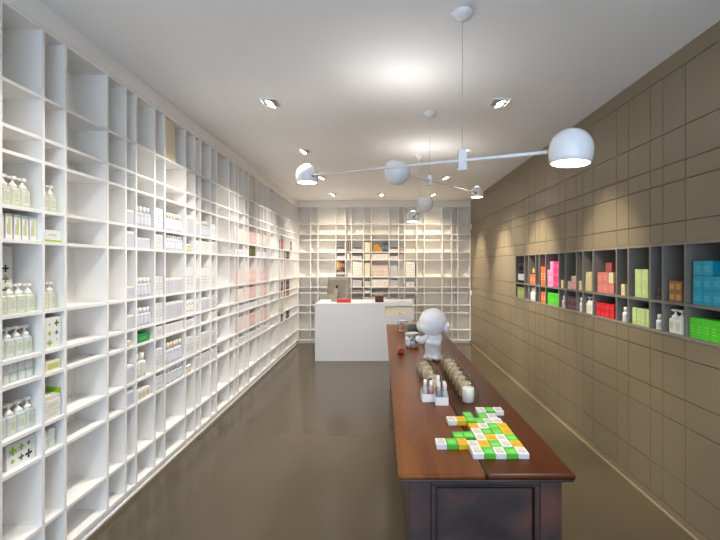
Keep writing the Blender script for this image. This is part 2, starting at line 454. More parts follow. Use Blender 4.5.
# colours of cartons
C_grey = mat('carton_grey', (198, 198, 206), .5)
C_pale = mat('carton_pale', (220, 219, 220), .5)
C_beige = mat('carton_beige', (206, 190, 160), .5)
C_pinkpale = mat('carton_pale_pink', (230, 214, 208), .5)
C_pink = mat('carton_pink', (222, 182, 176), .5)
C_green = mat('carton_emerald', (30, 140, 70), .45)
C_brown = mat('carton_brown', (64, 48, 34), .5)
C_peach = mat('cap_peach', (240, 226, 204), .4)
M_greybody = mat('bottle_grey', (196, 198, 208), .3)
M_pgreen = mat('yellow_green_print', (196, 200, 120), .6)

# first two bays: well visible
side(0, 3, 'pump', 3, .052, .148, start=.035, gap=.005)
side(0, 4, 'carton', 5, .037, .12, d=.034, start=.004, gap=.0105, style='upright_text', pm=M_pgreen, desc='slim white carton with yellow-green print')
side(0, 5, 'carton', 1, .1, .325, d=.035, start=.1, back=.12, style='three', desc='tall white box with three plus signs')
side(0, 5, 'pump', 4, .05, .142, start=.018, gap=.0045, back=.016)
side(0, 6, 'pump', 4, .05, .145, start=.018, gap=.004, body='a')
side(0, 7, 'tube', 4, .039, .093, start=.034, gap=.008)
side(0, 8, 'pump', 4, .05, .152, start=.014, gap=.005, body='a')
side(0, 9, 'carton', 1, .165, .12, d=.06, start=.06, style='sixwide', desc='wide white box printed with six plus signs')
side(0, 9, 'tube', 1, .03, .09, start=.006, desc='teal-tinted tube at the box end')
side(1, 3, 'pump', 2, .05, .145, start=.02, gap=.005)
side(1, 4, 'carton', 1, .112, .062, d=.07, start=.02, back=.012, style='band', pm=M_lime, desc='low white carton with lime bottom stripe')
side(1, 5, 'pump', 2, .05, .142, start=.02, gap=.005)
side(1, 6, 'carton', 1, .112, .165, d=.05, start=.02, back=.012, style='six', desc='white box printed with six green plus signs')
side(1, 7, 'carton', 1, .108, .056, d=.07, start=.022, back=.012, body=M_creamc, style='label', pm=M_pgreen, desc='low cream carton with olive panel')
side(1, 8, 'carton', 2, .112, .05, d=.07, start=.018, back=.012, layers=[1, 1], style='text', pm=M_pgreen, desc='low white carton')
# open carton with lime flaps lying on the stack
c = S(1, 8)
mb = MB().box(-.055, .055, -.035, .035, 0, .004, M_carton).box(-.055, .055, -.035, -.033, .004, .02, M_creamc).box(-.055, .055, .033, .035, .004, .02, M_carton)
mb.box(-.055, -.053, -.033, .033, .004, .02, M_carton).box(.053, .055, -.033, .033, .004, .02, M_carton)
mb.loft([[(-.055, .033, .02), (.055, .033, .02), (.055, .035, .02), (-.055, .035, .02)], [(-.055, .05, .062), (.055, .05, .062), (.055, .052, .062), (-.055, .052, .062)]], M_lime)
mb.loft([[(.053, -.033, .02), (.055, -.033, .02), (.055, .033, .02), (.053, .033, .02)], [(.058, -.033, .045), (.06, -.033, .045), (.06, .045, .05), (.058, .045, .05)]], M_lime)
rr = random.Random(9)
for k in range(5): mb.loft([[(-.04+.02*k, -.02, .004), (-.02+.02*k, -.02, .004), (-.02+.02*k, .02, .004), (-.04+.02*k, .02, .004)], [(-.034+.02*k, -.006, .022+.012*rr.random()), (-.026+.02*k, -.004, .026), (-.026+.02*k, .006, .024), (-.034+.02*k, .008, .022)]], M_white)
tag(obj('open_carton', mb, None, c.loc(c.u0+.072, .05, c.z0+.1035), c.rz), uniq('open lime-flapped carton on stacked white cartons, second bay, ninth row, side shelving'), 'carton', c.group)
side(1, 9, 'tube', 2, .044, .1, start=.02, gap=.008)
# bay five
for j, h in ((3, .1), (4, .11), (5, .085), (6, .095), (8, .12), (9, .1)):
    side(4, j, 'carton', 1, .094, h, d=.09, start=.006, body=C_grey, style='top', desc='grey carton with white top')
side(4, 7, 'jar', 1, .034, .04, start=.02, body=C_beige, desc='tiny beige jar')
# bay six
side(5, 3, 'bottle', 4, .042, .145, start=.01, body=M_greybody, desc='white-capped grey bottle')
side(5, 4, 'carton', 1, .165, .075, d=.08, start=.01, body=C_grey, style='top', desc='low grey carton with white lid')
side(5, 5, 'bottle', 4, .04, .14, start=.02, body=M_greybody, desc='white-capped grey bottle')
side(5, 6, 'bottle', 4, .04, .13, start=.016, body=M_greybody, desc='white-capped grey bottle')
side(5, 7, 'carton', 1, .15, .062, d=.07, start=.01, body=C_green, style='text', pm=mat('light_green_print', (120, 190, 130), .5), desc='emerald green carton')
side(5, 8, 'bottle', 2, .05, .17, start=.01, gap=.02, body=M_liquid2, desc='clear bottle with grey label')
side(5, 9, 'carton', 1, .17, .075, d=.06, start=.02, style='rings', pm=C_beige, desc='low white carton with beige rings')
# bay seven
side(6, 3, 'carton', 1, .07, .16, start=.02, body=C_pale, style='text', desc='tall pale carton')
side(6, 4, 'carton', 3, .125, .038, d=.1, start=.006, layers=[1, 1, 1], body=C_pale, style='text', desc='flat pale carton')
side(6, 5, 'carton', 2, .05, .145, start=.012, body=C_pale, style='text', desc='tall pale carton')
side(6, 6, 'carton', 2, .052, .145, start=.012, body=C_pale, style='text', desc='tall pale carton')
side(6, 7, 'carton', 1, .11, .085, start=.01, body=C_pale, style='text', desc='pale carton')
side(6, 8, 'carton', 2, .05, .16, start=.012, body=C_pale, style='text', desc='tall pale carton')
side(6, 9, 'carton', 3, .12, .036, d=.1, start=.008, layers=[1, 1, 1], body=C_pale, style='text', desc='flat pale carton')
# bay eight
side(7, 3, 'bottle', 6, .048, .15, start=.01, body=M_greybody, cap=C_peach, desc='grey bottle with cream cap')
side(7, 4, 'bottle', 7, .045, .125, start=.008, body=M_greybody, capf=.22, desc='white-capped grey bottle')
side(7, 5, 'carton', 6, .05, .125, start=.012, body=C_grey, style='top', desc='slim grey carton')
side(7, 6, 'carton', 6, .048, .135, start=.01, body=C_grey, style='top', desc='slim grey carton')
side(7, 7, 'carton', 4, .075, .08, start=.01, body=C_pale, style='top', desc='pale cube carton')
side(7, 8, 'bottle', 6, .05, .175, start=.012, body=M_greybody, cap=C_peach, desc='tall grey bottle with cream cap')
side(7, 9, 'bottle', 6, .05, .135, start=.012, body=M_greybody, desc='white-capped grey bottle')
# bay nine
side(8, 3, 'carton', 2, .06, .165, start=.02, body=C_grey, style='top', desc='tall grey carton')
side(8, 4, 'jar', 2, .06, .065, start=.02, body=C_beige, desc='beige jar with white lid')
side(8, 5, 'carton', 2, .06, .21, start=.02, body=C_pale, style='text', desc='tall pale carton')
side(8, 6, 'carton', 2, .07, .125, start=.012, style='dots', pm=M_black, desc='white carton with black marks')
side(8, 7, 'carton', 2, .07, .07, start=.012, body=C_pale, style='text', desc='pale carton')
side(8, 8, 'carton', 2, .065, .16, start=.016, body=C_pale, style='text', desc='tall pale carton')
side(8, 9, 'jar', 2, .06, .07, start=.02, body=C_beige, desc='beige jar with white lid')
# bay ten to twelve
for j, h in ((3, .13), (4, .11), (5, .13), (6, .12), (7, .085), (8, .14), (9, .11)):
    side(9, j, 'carton', 1, .09, h, d=.07, start=.008, body=C_grey if j % 2 else C_pale, style='top' if j % 2 else 'text', desc='grey carton' if j % 2 else 'pale carton')
side(10, 3, 'bottle', 4, .045, .15, start=.01, body=M_greybody, cap=C_peach, desc='grey bottle with cream cap')
side(10, 4, 'carton', 4, .046, .11, start=.012, body=C_pinkpale, style='top', desc='pinkish carton')
side(10, 5, 'carton', 4, .048, .2, start=.01, body=C_pale, style='text', desc='tall pale carton')
side(10, 6, 'carton', 4, .046, .12, start=.012, body=C_grey, style='top', desc='slim grey carton')
side(10, 8, 'carton', 4, .048, .15, start=.01, body=C_pale, style='text', desc='tall pale carton')
side(10, 9, 'carton', 3, .06, .12, start=.012, body=C_pale, style='text', desc='pale carton')
for j, h in ((3, .14), (4, .12), (5, .16), (6, .13), (7, .09), (8, .13), (9, .11)):
    side(11, j, 'carton', 2, .056, h, start=.01, body=C_pale if j % 2 else C_grey, style='text', desc='slim pale carton')
side(7, 0, 'carton', 1, .09, .325, d=.06, body=mat('carton_sand', (216, 204, 178), .5), desc='tall sand-coloured board', start=.05)
side(17, 0, 'carton', 1, .09, .325, d=.06, body=mat('carton_sand'), desc='tall sand-coloured board')
# pink stretch, bays fifteen to twenty-one
for i, col, dn, n in ((14, C_pink, 'rose pink', 1), (15, C_pinkpale, 'pale pink', 3), (16, C_pinkpale, 'pale pink', 2), (17, C_pink, 'rose pink', 5), (18, C_pinkpale, 'pale pink', 2), (19, C_pink, 'rose pink', 1), (20, C_pink, 'rose pink', 3)):
    for j, h in ((3, .165), (5, .17), (6, .15), (8, .17)):
        side(i, j, 'carton', n, .062 if n > 1 else .09, h, start=.01, body=col, style='text', pm=M_carton, desc=f'{dn} carton')
    for j, h in ((4, .07), (7, .065), (9, .08)):
        if i == 17 and j == 4: continue
        side(i, j, 'carton', n, .062 if n > 1 else .09, h, start=.01, body=C_pale, style='text', pm=M_greyprint, desc='low pale carton')
side(17, 4, 'carton', 2, .15, .13, d=.08, start=.012, gap=.01, body=C_brown, style='label', pm=M_olive, desc='dark brown box')
# far bays with dark and bright things
C_crimson = mat('carton_crimson', (176, 50, 60), .45); C_black = mat('carton_black', (34, 30, 32), .4); C_yel = mat('carton_yellow_green', (206, 200, 110), .5)
C_wine = mat('carton_wine', (110, 40, 44), .45)
for i, j, n, wv, h, col, dn in ((24, 3, 1, .08, .15, C_black, 'black'), (25, 3, 2, .09, .17, C_crimson, 'crimson'), (28, 3, 1, .12, .17, C_black, 'black'),
                             (24, 4, 1, .08, .13, C_black, 'black'), (26, 4, 1, .1, .09, C_wine, 'wine red'), (27, 4, 2, .12, .12, C_black, 'black'),
                             (24, 5, 1, .08, .3, C_beige, 'tall beige'), (26, 5, 1, .1, .28, C_beige, 'tall beige'),
                             (24, 6, 1, .08, .17, C_black, 'black'), (25, 6, 3, .06, .16, C_wine, 'wine red'), (26, 6, 2, .06, .17, C_black, 'black'), (27, 6, 3, .09, .15, C_brown, 'brown'),
                             (24, 7, 1, .08, .09, C_black, 'black'), (26, 7, 1, .1, .09, C_black, 'black'), (27, 7, 3, .09, .095, C_crimson, 'crimson'),
                             (24, 8, 1, .08, .2, C_grey, 'grey'), (25, 8, 2, .09, .21, C_yel, 'yellow-green'),
                             (25, 9, 2, .09, .11, C_black, 'black'), (27, 9, 2, .12, .12, C_black, 'black')):
    side(i, j, 'carton', n, wv, h, start=.012, body=col, style='text', pm=C_pale, desc=f'{dn} carton')

# ------------------------------------------------------------------ back wall contents
def backc(i, j, n=1, w=.1, h=.08, d=.09, body=None, style='plain', pm=None, desc='white carton', start=.008, gap=.004, layers=None, back=.02, z=0, name='product_carton', cat='carton'):
    c = Cell('back', i, j)
    h = min(h, c.z1-c.z0-.004-z); room = c.u1-c.u0-.004; cnt = max(layers) if layers else n
    if start+cnt*(w+gap)-gap > room:
        start = .002; sc = min(1, (room-.002)/(cnt*(w+gap)-gap)); w = round(w*sc, 4); gap *= sc
    fill(c, k_carton(w, round(h, 4), d, body, style, pm), name, desc, cat, n, w, d, h, start, gap, back, layers, z, tilt=0)
C_lilac = mat('carton_lilac_grey', (198, 196, 206), .5); C_darktop = mat('carton_charcoal', (82, 78, 80), .5)
C_butter = mat('carton_butter', (228, 222, 194), .5); C_blush = mat('carton_blush', (228, 216, 212), .5); C_red = mat('carton_brick', (186, 112, 98), .5)
C_orange = mat('carton_amber', (196, 150, 66), .5); C_teal = mat('carton_petrol', (54, 80, 92), .5); C_mauve = mat('carton_mauve', (150, 134, 138), .5)
for i in (3, 5, 8):
    backc(i, 3, w=.16 if i != 5 else .19, h=.06, body=C_lilac, style='text', desc='low lilac-grey carton', start=.014)
    backc(i, 3, w=.15 if i != 5 else .17, h=.03, z=.0625, body=C_darktop, desc='flat charcoal carton on a lilac one', start=.018)
    backc(i, 4, w=.16 if i != 5 else .2, h=.07, body=C_lilac, style='text', desc='low lilac-grey carton', start=.01)
    backc(i, 4, w=.16 if i != 5 else .2, h=.05, z=.0725, body=C_darktop, desc='charcoal carton on a lilac one', start=.01)
backc(4, 3, n=2, w=.03, h=.21, d=.12, body=C_mauve, desc='slim mauve book', name='book', cat='book', gap=.02, start=.01)
backc(4, 4, n=1, w=.05, h=.125, body=C_butter, desc='pale green carton', start=.022)
for j, L in ((3, 5), (4, 3), (5, 7), (6, 3), (7, 1), (8, 4)):
    backc(6, j, w=.11, h=.038, n=L, layers=[1]*L, body=C_butter if j in (3, 4, 5) else C_pale, style='text', desc='flat butter yellow carton' if j in (3, 4, 5) else 'flat pale carton', start=.012)
backc(7, 3, n=3, w=.05, h=.05, d=.08, layers=[3, 3, 2], body=C_orange, style='text', pm=C_red, desc='amber carton', start=.04)
backc(7, 3, n=3, w=.035, h=.19, d=.12, body=C_teal, style='text', pm=C_pale, desc='petrol blue book', name='book', cat='book', start=.23, gap=.004)
backc(7, 4, n=4, w=.08, h=.11, body=C_blush, desc='blush carton', start=.01)
backc(7, 5, n=5, w=.062, h=.068, layers=[5, 5, 5], body=C_blush, style='text', pm=C_red, desc='blush carton', start=.012)
backc(7, 5, n=5, w=.06, h=.03, z=.208, body=C_red, style='label', pm=C_blush, desc='small brick red carton on blush ones', start=.014)
backc(7, 6, n=2, w=.165, h=.15, style='dots', pm=C_red, desc='white box with dotted print', start=.01)
backc(7, 7, n=1, w=.32, h=.05, d=.12, body=C_darktop, style='text', desc='long charcoal box', start=.014)
backc(7, 8, n=4, w=.075, h=.16, body=C_blush, style='text', pm=C_red, desc='tall blush carton', start=.01)
for j, L in ((5, 5), (6, 3), (8, 3)):
    backc(8, j, n=L, w=.15, h=.045, layers=[1]*L, body=C_lilac, style='text', desc='flat lilac-grey carton', start=.014)
backc(9, 3, n=1, w=.08, h=.07, body=C_mauve, desc='small mauve carton', start=.012)
backc(9, 4, n=1, w=.09, h=.12, body=C_mauve, style='text', desc='small mauve carton', start=.008)
backc(10, 3, n=3, w=.06, h=.06, body=C_butter, style='text', desc='small butter yellow carton', start=.02)
for i in (5, 10):
    backc(i, 5, w=.205 if i == 5 else .19, h=.32, d=.05, style='dots', pm=C_mauve, desc='tall white box with dotted print', start=.014)
backc(5, 6, n=2, w=.19, h=.07, layers=[1, 1], body=C_lilac, style='text', desc='low lilac-grey carton', start=.014)
backc(5, 7, w=.19, h=.07, body=C_mauve, desc='low mauve carton', start=.014)
backc(5, 8, n=1, w=.19, h=.15, body=C_mauve, style='text', desc='mauve carton', start=.014)
backc(10, 6, n=2, w=.08, h=.1, body=C_pale, style='text', desc='pale carton', start=.02)
backc(10, 8, n=2, w=.085, h=.14, body=C_lilac, style='text', desc='lilac-grey carton', start=.014)
# books in the fourth column
C_bk = [mat('book_straw', (206, 180, 100), .5), mat('book_tan', (170, 116, 60), .5), mat('book_rust', (150, 60, 40), .5), mat('book_dark', (50, 44, 44), .5)]
for q, cm in enumerate(C_bk):
    backc(3, 5, w=.036, h=.2, d=.12, z=.14, body=cm, style='text', pm=C_pale, desc=['straw yellow', 'tan', 'rust red', 'dark'][q]+' upright book', name='book', cat='book', start=.01+.042*q)
for q in range(3):
    backc(3, 5, w=.16, h=.042, d=.12, z=.0445*q, body=[C_teal, C_pale, C_darktop][q], style='text', pm=C_lilac, desc=['petrol', 'pale', 'charcoal'][q]+' flat book under upright books', name='book', cat='book', start=.008)

# ------------------------------------------------------------------ niche contents
def nichec(i, j, typ, n=1, w=.05, h=.05, d=None, body=None, style='plain', pm=None, cap=None, desc='', layers=None, start=None, gap=.003, back=.012, z=0):
    c = Cell('niche', i, j)
    room = c.u1-c.u0-.004; cnt = max(layers) if layers else n
    if cnt*(w+gap)-gap > room-.002: sc = (room-.003)/(cnt*(w+gap)-gap); w = round(w*sc, 4); gap *= sc
    if start is None: start = .008
    start = max(.002, min(start, room-(cnt*(w+gap)-gap)))
    d = d or w
    wh = ('upper' if j == 0 else 'lower') + ' niche cell, ' + NB[i]
    if typ == 'pump': fill(c, k_pump(w, h, body or 'w'), 'pump_bottle', desc, 'bottle', n, w, w, h, start, gap, back, where=wh)
    elif typ == 'bottle': fill(c, k_bottle(w, h, body or M_white, cap, .35), 'lotion_bottle', desc, 'bottle', n, w, w, h, start, gap, back, where=wh)
    elif typ == 'jar': fill(c, k_jar(w, h, body, cap), 'cream_jar', desc, 'jar', n, w, w, h, start, gap, back, layers, where=wh)
    else: fill(c, k_carton(w, h, d, body, style, pm), 'product_carton', desc, 'carton', n, w, d, h, start, gap, back, layers, z, where=wh)
NB = {}
vis = ['teal box bay', 'bay after teal boxes', 'second bay after teal boxes', 'third bay after teal boxes', 'fourth bay after teal boxes', 'salmon box bay', 'bay after salmon boxes',
       'second bay after salmon boxes', 'third bay after salmon boxes', 'fourth bay after salmon boxes', 'magenta box bay', 'bay after magenta boxes', 'second bay after magenta boxes',
       'third bay after magenta boxes', 'fourth bay after magenta boxes', 'last bay']
for q, nm in enumerate(vis): NB[q+2] = nm
NB[0] = 'first bay at front'; NB[1] = 'second bay at front'
col = lambda n, c, r=.45: mat('box_'+n, c, r)
C_tq = col('teal', (14, 150, 176)); C_tqd = col('teal_dark', (10, 110, 150)); C_tqp = col('teal_print', (90, 190, 205))
C_lg = col('bright_green', (76, 200, 44)); C_lgp = col('bright_green_print', (130, 220, 90))
C_gold = col('bronze', (150, 106, 50)); C_goldp = col('bronze_print', (190, 150, 90)); C_dkbr = col('umber', (66, 56, 48))
C_pis = col('pistachio', (186, 206, 138)); C_pisp = col('pistachio_print', (206, 222, 160))
C_salm = col('salmon', (206, 122, 114)); C_salmd = col('salmon_dark', (150, 70, 68)); C_salmp = col('salmon_print', (228, 150, 140))
C_redb = col('red', (206, 20, 40)); C_redp = col('red_print', (230, 90, 90))
C_tan = col('tan', (208, 188, 140)); C_crm = col('cream', (226, 206, 160)); C_pk = col('soft_pink', (238, 160, 190)); C_mag = col('magenta', (222, 50, 130))
C_or = col('orange', (218, 108, 60)); C_pur = col('plum', (88, 50, 66)); C_purp = col('plum_print', (170, 140, 150)); C_sage = col('sage', (130, 150, 84))
# teal bay (index 2 = 2.271..2.639)
nichec(2, 0, 'carton', w=.073, h=.084, d=.09, layers=[4, 4], body=C_tq, style='text', pm=C_tqp, desc='teal box', start=.012)
nichec(2, 0, 'carton', w=.073, h=.084, d=.09, n=2, z=.1705, body=C_tq, style='text', pm=C_tqp, desc='topmost teal box', start=.164)
nichec(2, 1, 'carton', w=.055, h=.12, d=.07, n=6, body=C_lg, style='text', pm=C_lgp, desc='bright green box', start=.012, gap=.002)
nichec(3, 0, 'carton', w=.058, h=.065, layers=[2, 2], body=C_gold, style='label', pm=C_goldp, desc='bronze box', start=.045)
nichec(3, 1, 'pump', n=2, w=.06, h=.15, desc='white pump bottle', start=.05)
nichec(4, 0, 'jar', w=.05, h=.036, layers=[1, 1], body=C_dkbr, cap=C_dkbr, desc='small dark brown jar', start=.05)
nichec(4, 1, 'bottle', w=.042, h=.1, desc='small white bottle', start=.055)
nichec(5, 0, 'carton', w=.075, h=.1, d=.08, layers=[2, 2], body=C_pis, style='text', pm=C_pisp, desc='pistachio green box', start=.04)
nichec(5, 1, 'carton', w=.05, h=.12, d=.07, n=4, body=C_pis, style='text', pm=C_pisp, desc='slim pistachio green box', start=.02)
nichec(6, 0, 'carton', w=.05, h=.085, body=C_crm, style='text', desc='cream box', start=.07)
nichec(6, 1, 'bottle', w=.045, h=.11, desc='white bottle with white cap', start=.07)
nichec(7, 0, 'carton', w=.085, h=.085, d=.09, n=3, body=C_salm, style='text', pm=C_salmp, desc='salmon box', start=.06)
nichec(7, 0, 'carton', w=.085, h=.085, d=.09, n=2, z=.0863, body=C_salm, style='text', pm=C_salmp, desc='upper salmon box', start=.148)
nichec(7, 0, 'carton', w=.07, h=.085, d=.07, z=.0863, body=C_crm, style='text', desc='cream box on salmon boxes', start=.07)
nichec(7, 0, 'carton', w=.095, h=.078, d=.08, z=.1725, body=C_salmd, style='plain', desc='dark salmon box topmost in the stack', start=.09)
nichec(7, 1, 'carton', w=.07, h=.056, d=.08, layers=[4, 4], body=C_redb, style='text', pm=C_redp, desc='red box', start=.055)
nichec(8, 0, 'carton', w=.055, h=.085, layers=[2, 2], body=C_tan, style='text', desc='tan box', start=.05)
nichec(8, 1, 'pump', n=2, w=.055, h=.15, desc='white pump bottle', start=.05)
nichec(9, 0, 'carton', w=.045, h=.085, body=C_crm, style='text', desc='cream box', start=.055)
nichec(9, 1, 'bottle', w=.038, h=.13, desc='slim white bottle', start=.06)
nichec(10, 0, 'carton', w=.06, h=.075, n=2, body=C_pk, style='text', pm=C_crm, desc='soft pink box', start=.016)
nichec(10, 0, 'carton', w=.12, h=.05, d=.06, z=.077, body=C_crm, style='text', desc='cream box on pink boxes', start=.018)
nichec(10, 0, 'carton', w=.075, h=.075, body=C_tan, style='text', desc='tan box beside pink boxes', start=.148)
nichec(10, 1, 'carton', w=.05, h=.062, layers=[4, 4], body=C_pur, style='text', pm=C_purp, desc='plum patterned box', start=.016)
nichec(11, 0, 'carton', w=.05, h=.08, body=C_crm, style='text', desc='cream box', start=.075)
nichec(11, 1, 'bottle', w=.04, h=.12, desc='slim white bottle', start=.075)
nichec(12, 0, 'carton', w=.075, h=.09, d=.09, layers=[2, 2, 2], body=C_mag, style='text', pm=C_pk, desc='magenta box', start=.03)
nichec(12, 0, 'carton', w=.075, h=.09, d=.09, layers=[2, 2, 1], body=C_pk, style='text', pm=C_mag, desc='soft pink box', start=.188)
nichec(12, 1, 'carton', w=.062, h=.13, d=.08, n=5, body=C_lg, style='text', pm=C_lgp, desc='bright green box', start=.02)
nichec(13, 0, 'carton', w=.07, h=.215, d=.08, n=2, body=C_or, style='text', pm=C_crm, desc='tall orange box', start=.03)
nichec(13, 1, 'carton', w=.075, h=.125, d=.08, n=2, body=C_or, style='text', pm=C_crm, desc='orange box', start=.02)
nichec(15, 0, 'carton', w=.09, h=.12, n=2, body=C_or, style='text', pm=C_crm, desc='orange box', start=.05)
nichec(15, 0, 'carton', w=.08, h=.1, d=.03, z=.1205, body=C_black, style='label', pm=C_crm, desc='black box on orange boxes', start=.06)
nichec(15, 1, 'bottle', n=3, w=.065, h=.16, desc='white bottle', start=.035)
nichec(17, 0, 'bottle', n=3, w=.07, h=.26, body=C_black, cap=C_dkbr, desc='tall black bottle', start=.1)
nichec(17, 1, 'carton', n=4, w=.068, h=.14, body=C_sage, style='text', pm=C_pisp, desc='sage green box', start=.04)

# ------------------------------------------------------------------ counter
CX0, CX1, CY0, CY1, CZ = -1.114, .548, 7.32, 8.12, .967
ct = thing('sales_counter', 'plain white block sales counter in front of back shelving', 'counter', (CX0, CY0, 0))
OX0, OX1, OZ0, OZ1 = .06, .52, .765, .925
m = MB()
m.box(CX0, OX0, CY0, CY0+.04, 0.001, CZ-.05, M_counter); m.box(OX1, CX1, CY0, CY0+.04, 0.001, CZ-.05, M_counter)
m.box(OX0, OX1, CY0, CY0+.04, 0.001, OZ0, M_counter)
m.box(CX0, CX0+.04, CY0+.04, CY1, 0.001, CZ-.05, M_counter); m.box(CX1-.04, CX1, CY0+.04, CY1, 0.001, CZ-.05, M_counter)
part('body', m, ct)
part('worktop', MB().cbox(CX0-.002, CX1+.002, CY0-.002, CY1+.01, CZ-.05, CZ, M_counter, .003), ct)
dr = part('drawer', MB().cbox(OX0+.006, OX1-.006, CY0+.02, CY0+.4, OZ0+.005, OZ1-.012, M_cream, .003), ct)
dr['label'] = 'cream drawer front'
kn = obj('knob', MB().sphere(((OX0+OX1)/2+.02, CY0+.008, OZ0+.03), .014, M_alu), None); kn.parent = dr

# desktop computer seen from behind
def s_at(px, py, depth): return ((px-381.5)*depth/437, depth, EYE-(py-265.5)*depth/437)
cp = thing('desktop_computer', 'aluminium desktop computer on the white counter, seen from behind', 'computer', (-.79, 7.72, CZ+.001), R(-34))
m = MB().loft([[(x, y, .07+z) for x, y, z in q] for q in (
    [(-.24, .015, 0), (.24, .015, 0), (.24, .015, .36), (-.24, .015, .36)],
    [(-.24, 0, 0), (.24, 0, 0), (.24, 0, .36), (-.24, 0, .36)],
    [(-.18, -.022, .05), (.18, -.022, .05), (.18, -.022, .31), (-.18, -.022, .31)])], M_alu)
tilt = Matrix.Rotation(R(-7), 4, 'X')
def xf(mb, Mx): mb.v = [tuple(Mx @ Vector(v)) for v in mb.v]; return mb
obj('display', xf(m, tilt), cp)
# emblem: fruit silhouette with a bite and a leaf
pts = []
for k in range(28):
    a = 2*math.pi*k/28; x = math.cos(a); z = math.sin(a)
    rr = .024*(1+.10*abs(math.cos(a))-.12*math.exp(-((a-math.pi/2)/.35)**2)-.08*math.exp(-((a-3*math.pi/2)/.3)**2))
    if abs(((a+math.pi) % (2*math.pi))-math.pi-.15) < .38: rr *= .66
    pts.append((x*rr, z*rr*1.08))
lo = MB().loft([[(x, -.0245, .255+z) for x, z in pts], [(x, -.0215, .255+z) for x, z in pts]], M_black)
lo.loft([[(x*.5+.006, -.0245, .288+z) for x, z in [(-.006, -.008), (.008, -.002), (.014, .014), (0, .006)]], [(x*.5+.006, -.0215, .288+z) for x, z in [(-.006, -.008), (.008, -.002), (.014, .014), (0, .006)]]], M_black)
o = obj('emblem', xf(lo, tilt), cp); o['label'] = 'black fruit emblem'
st = MB().box(-.06, .06, -.11, .05, 0, .008, M_alu).loft([[(-.055, -.09, .006), (.055, -.09, .006), (.055, -.078, .006), (-.055, -.078, .006)], [(-.05, -.012, .22), (.05, -.012, .22), (.05, .0, .22), (-.05, .0, .22)]], M_alu)
obj('stand', st, cp)
m = MB().cbox(-.12, .12, -.08, .08, 0, .05, mat('red_card', (196, 52, 30), .45), .003).cbox(-.12, .12, -.08, .08, .018, .024, mat('orange_card', (220, 96, 50), .5), .0005)
tag(obj('storage_box', m, None, (-.645, 7.50, CZ+.001), R(3)), 'flat red box on the counter in front of the computer', 'box')
tb = thing('tissue_box', 'brown cube box with white tissue on the counter', 'box', (-.04, 7.58, CZ+.001), R(8))
m = MB().cbox(-.068, .068, -.068, .068, 0, .1, mat('brown_leather', (84, 56, 44), .5), .006)
obj('cover', m, tb)
rr = random.Random(5); ts = MB()
for k in range(7):
    a = k*.9; ts.loft([[(x*.012+.02*math.cos(a), y*.012+.02*math.sin(a), .095) for x, y in ((-1, -1), (1, -1), (1, 1), (-1, 1))],
                       [(x*.02+.05*math.cos(a), y*.02+.05*math.sin(a), .115+.012*rr.random()) for x, y in ((-1, -1), (1, -1), (1, 1), (-1, 1))],
                       [(x*.008+.07*math.cos(a), y*.008+.07*math.sin(a), .128+.015*rr.random()) for x, y in ((-1, -1), (1, -1), (1, 1), (-1, 1))]], mat('blush_tissue', (214, 190, 178), .8))
obj('tissue', ts, tb)
# little wall boxes high and low at the wall end
for z, nm in ((2.39, 'upper small white box on taupe wall at back corner'), (1.04, 'lower small white box on taupe wall at back corner')):
    tag(obj('wall_sensor', MB().cbox(-.03, -.001, -.03, .03, -.05, .05, M_white, .006).cbox(-.034, -.03, -.012, .012, -.02, .02, M_cable, .001), None, (XR, YB-.08, z)), nm, 'sensor')

# ------------------------------------------------------------------ table
TZ = .82; TX0, TX1, TY0, TY1 = .062, .727, 1.628, 5.8; SX = .393
tb = thing('display_table', 'long old wooden display table with dark stained panelled base', 'table', ((TX0+TX1)/2, TY0, 0))
TT = .022
m = MB()
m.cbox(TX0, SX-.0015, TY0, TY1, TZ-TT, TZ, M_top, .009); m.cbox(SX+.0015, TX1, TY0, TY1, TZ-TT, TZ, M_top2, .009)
m.box(SX-.004, SX+.004, TY0+.012, TY1-.012, TZ-TT+.003, TZ-.004, M_seam)
part('tabletop', m, tb)
BX0, BX1, BY0, BY1 = .108, .702, 1.70, 5.7
lw = .085
zt = TZ-TT
part('apron', MB().cbox(TX0+.006, TX1-.006, TY0+.006, TY1-.006, zt-.010, zt-.0003, M_body, .003).cbox(BX0-.012, BX1+.012, BY0-.014, BY1+.014, zt-.022, zt-.0101, M_body, .003), tb)
for x0 in (BX0, BX1-lw):
    for y0 in (BY0, BY1-.09):
        part('leg', MB().cbox(x0, x0+lw, y0, y0+.09, 0.001, zt-.022, M_body, .004), tb)
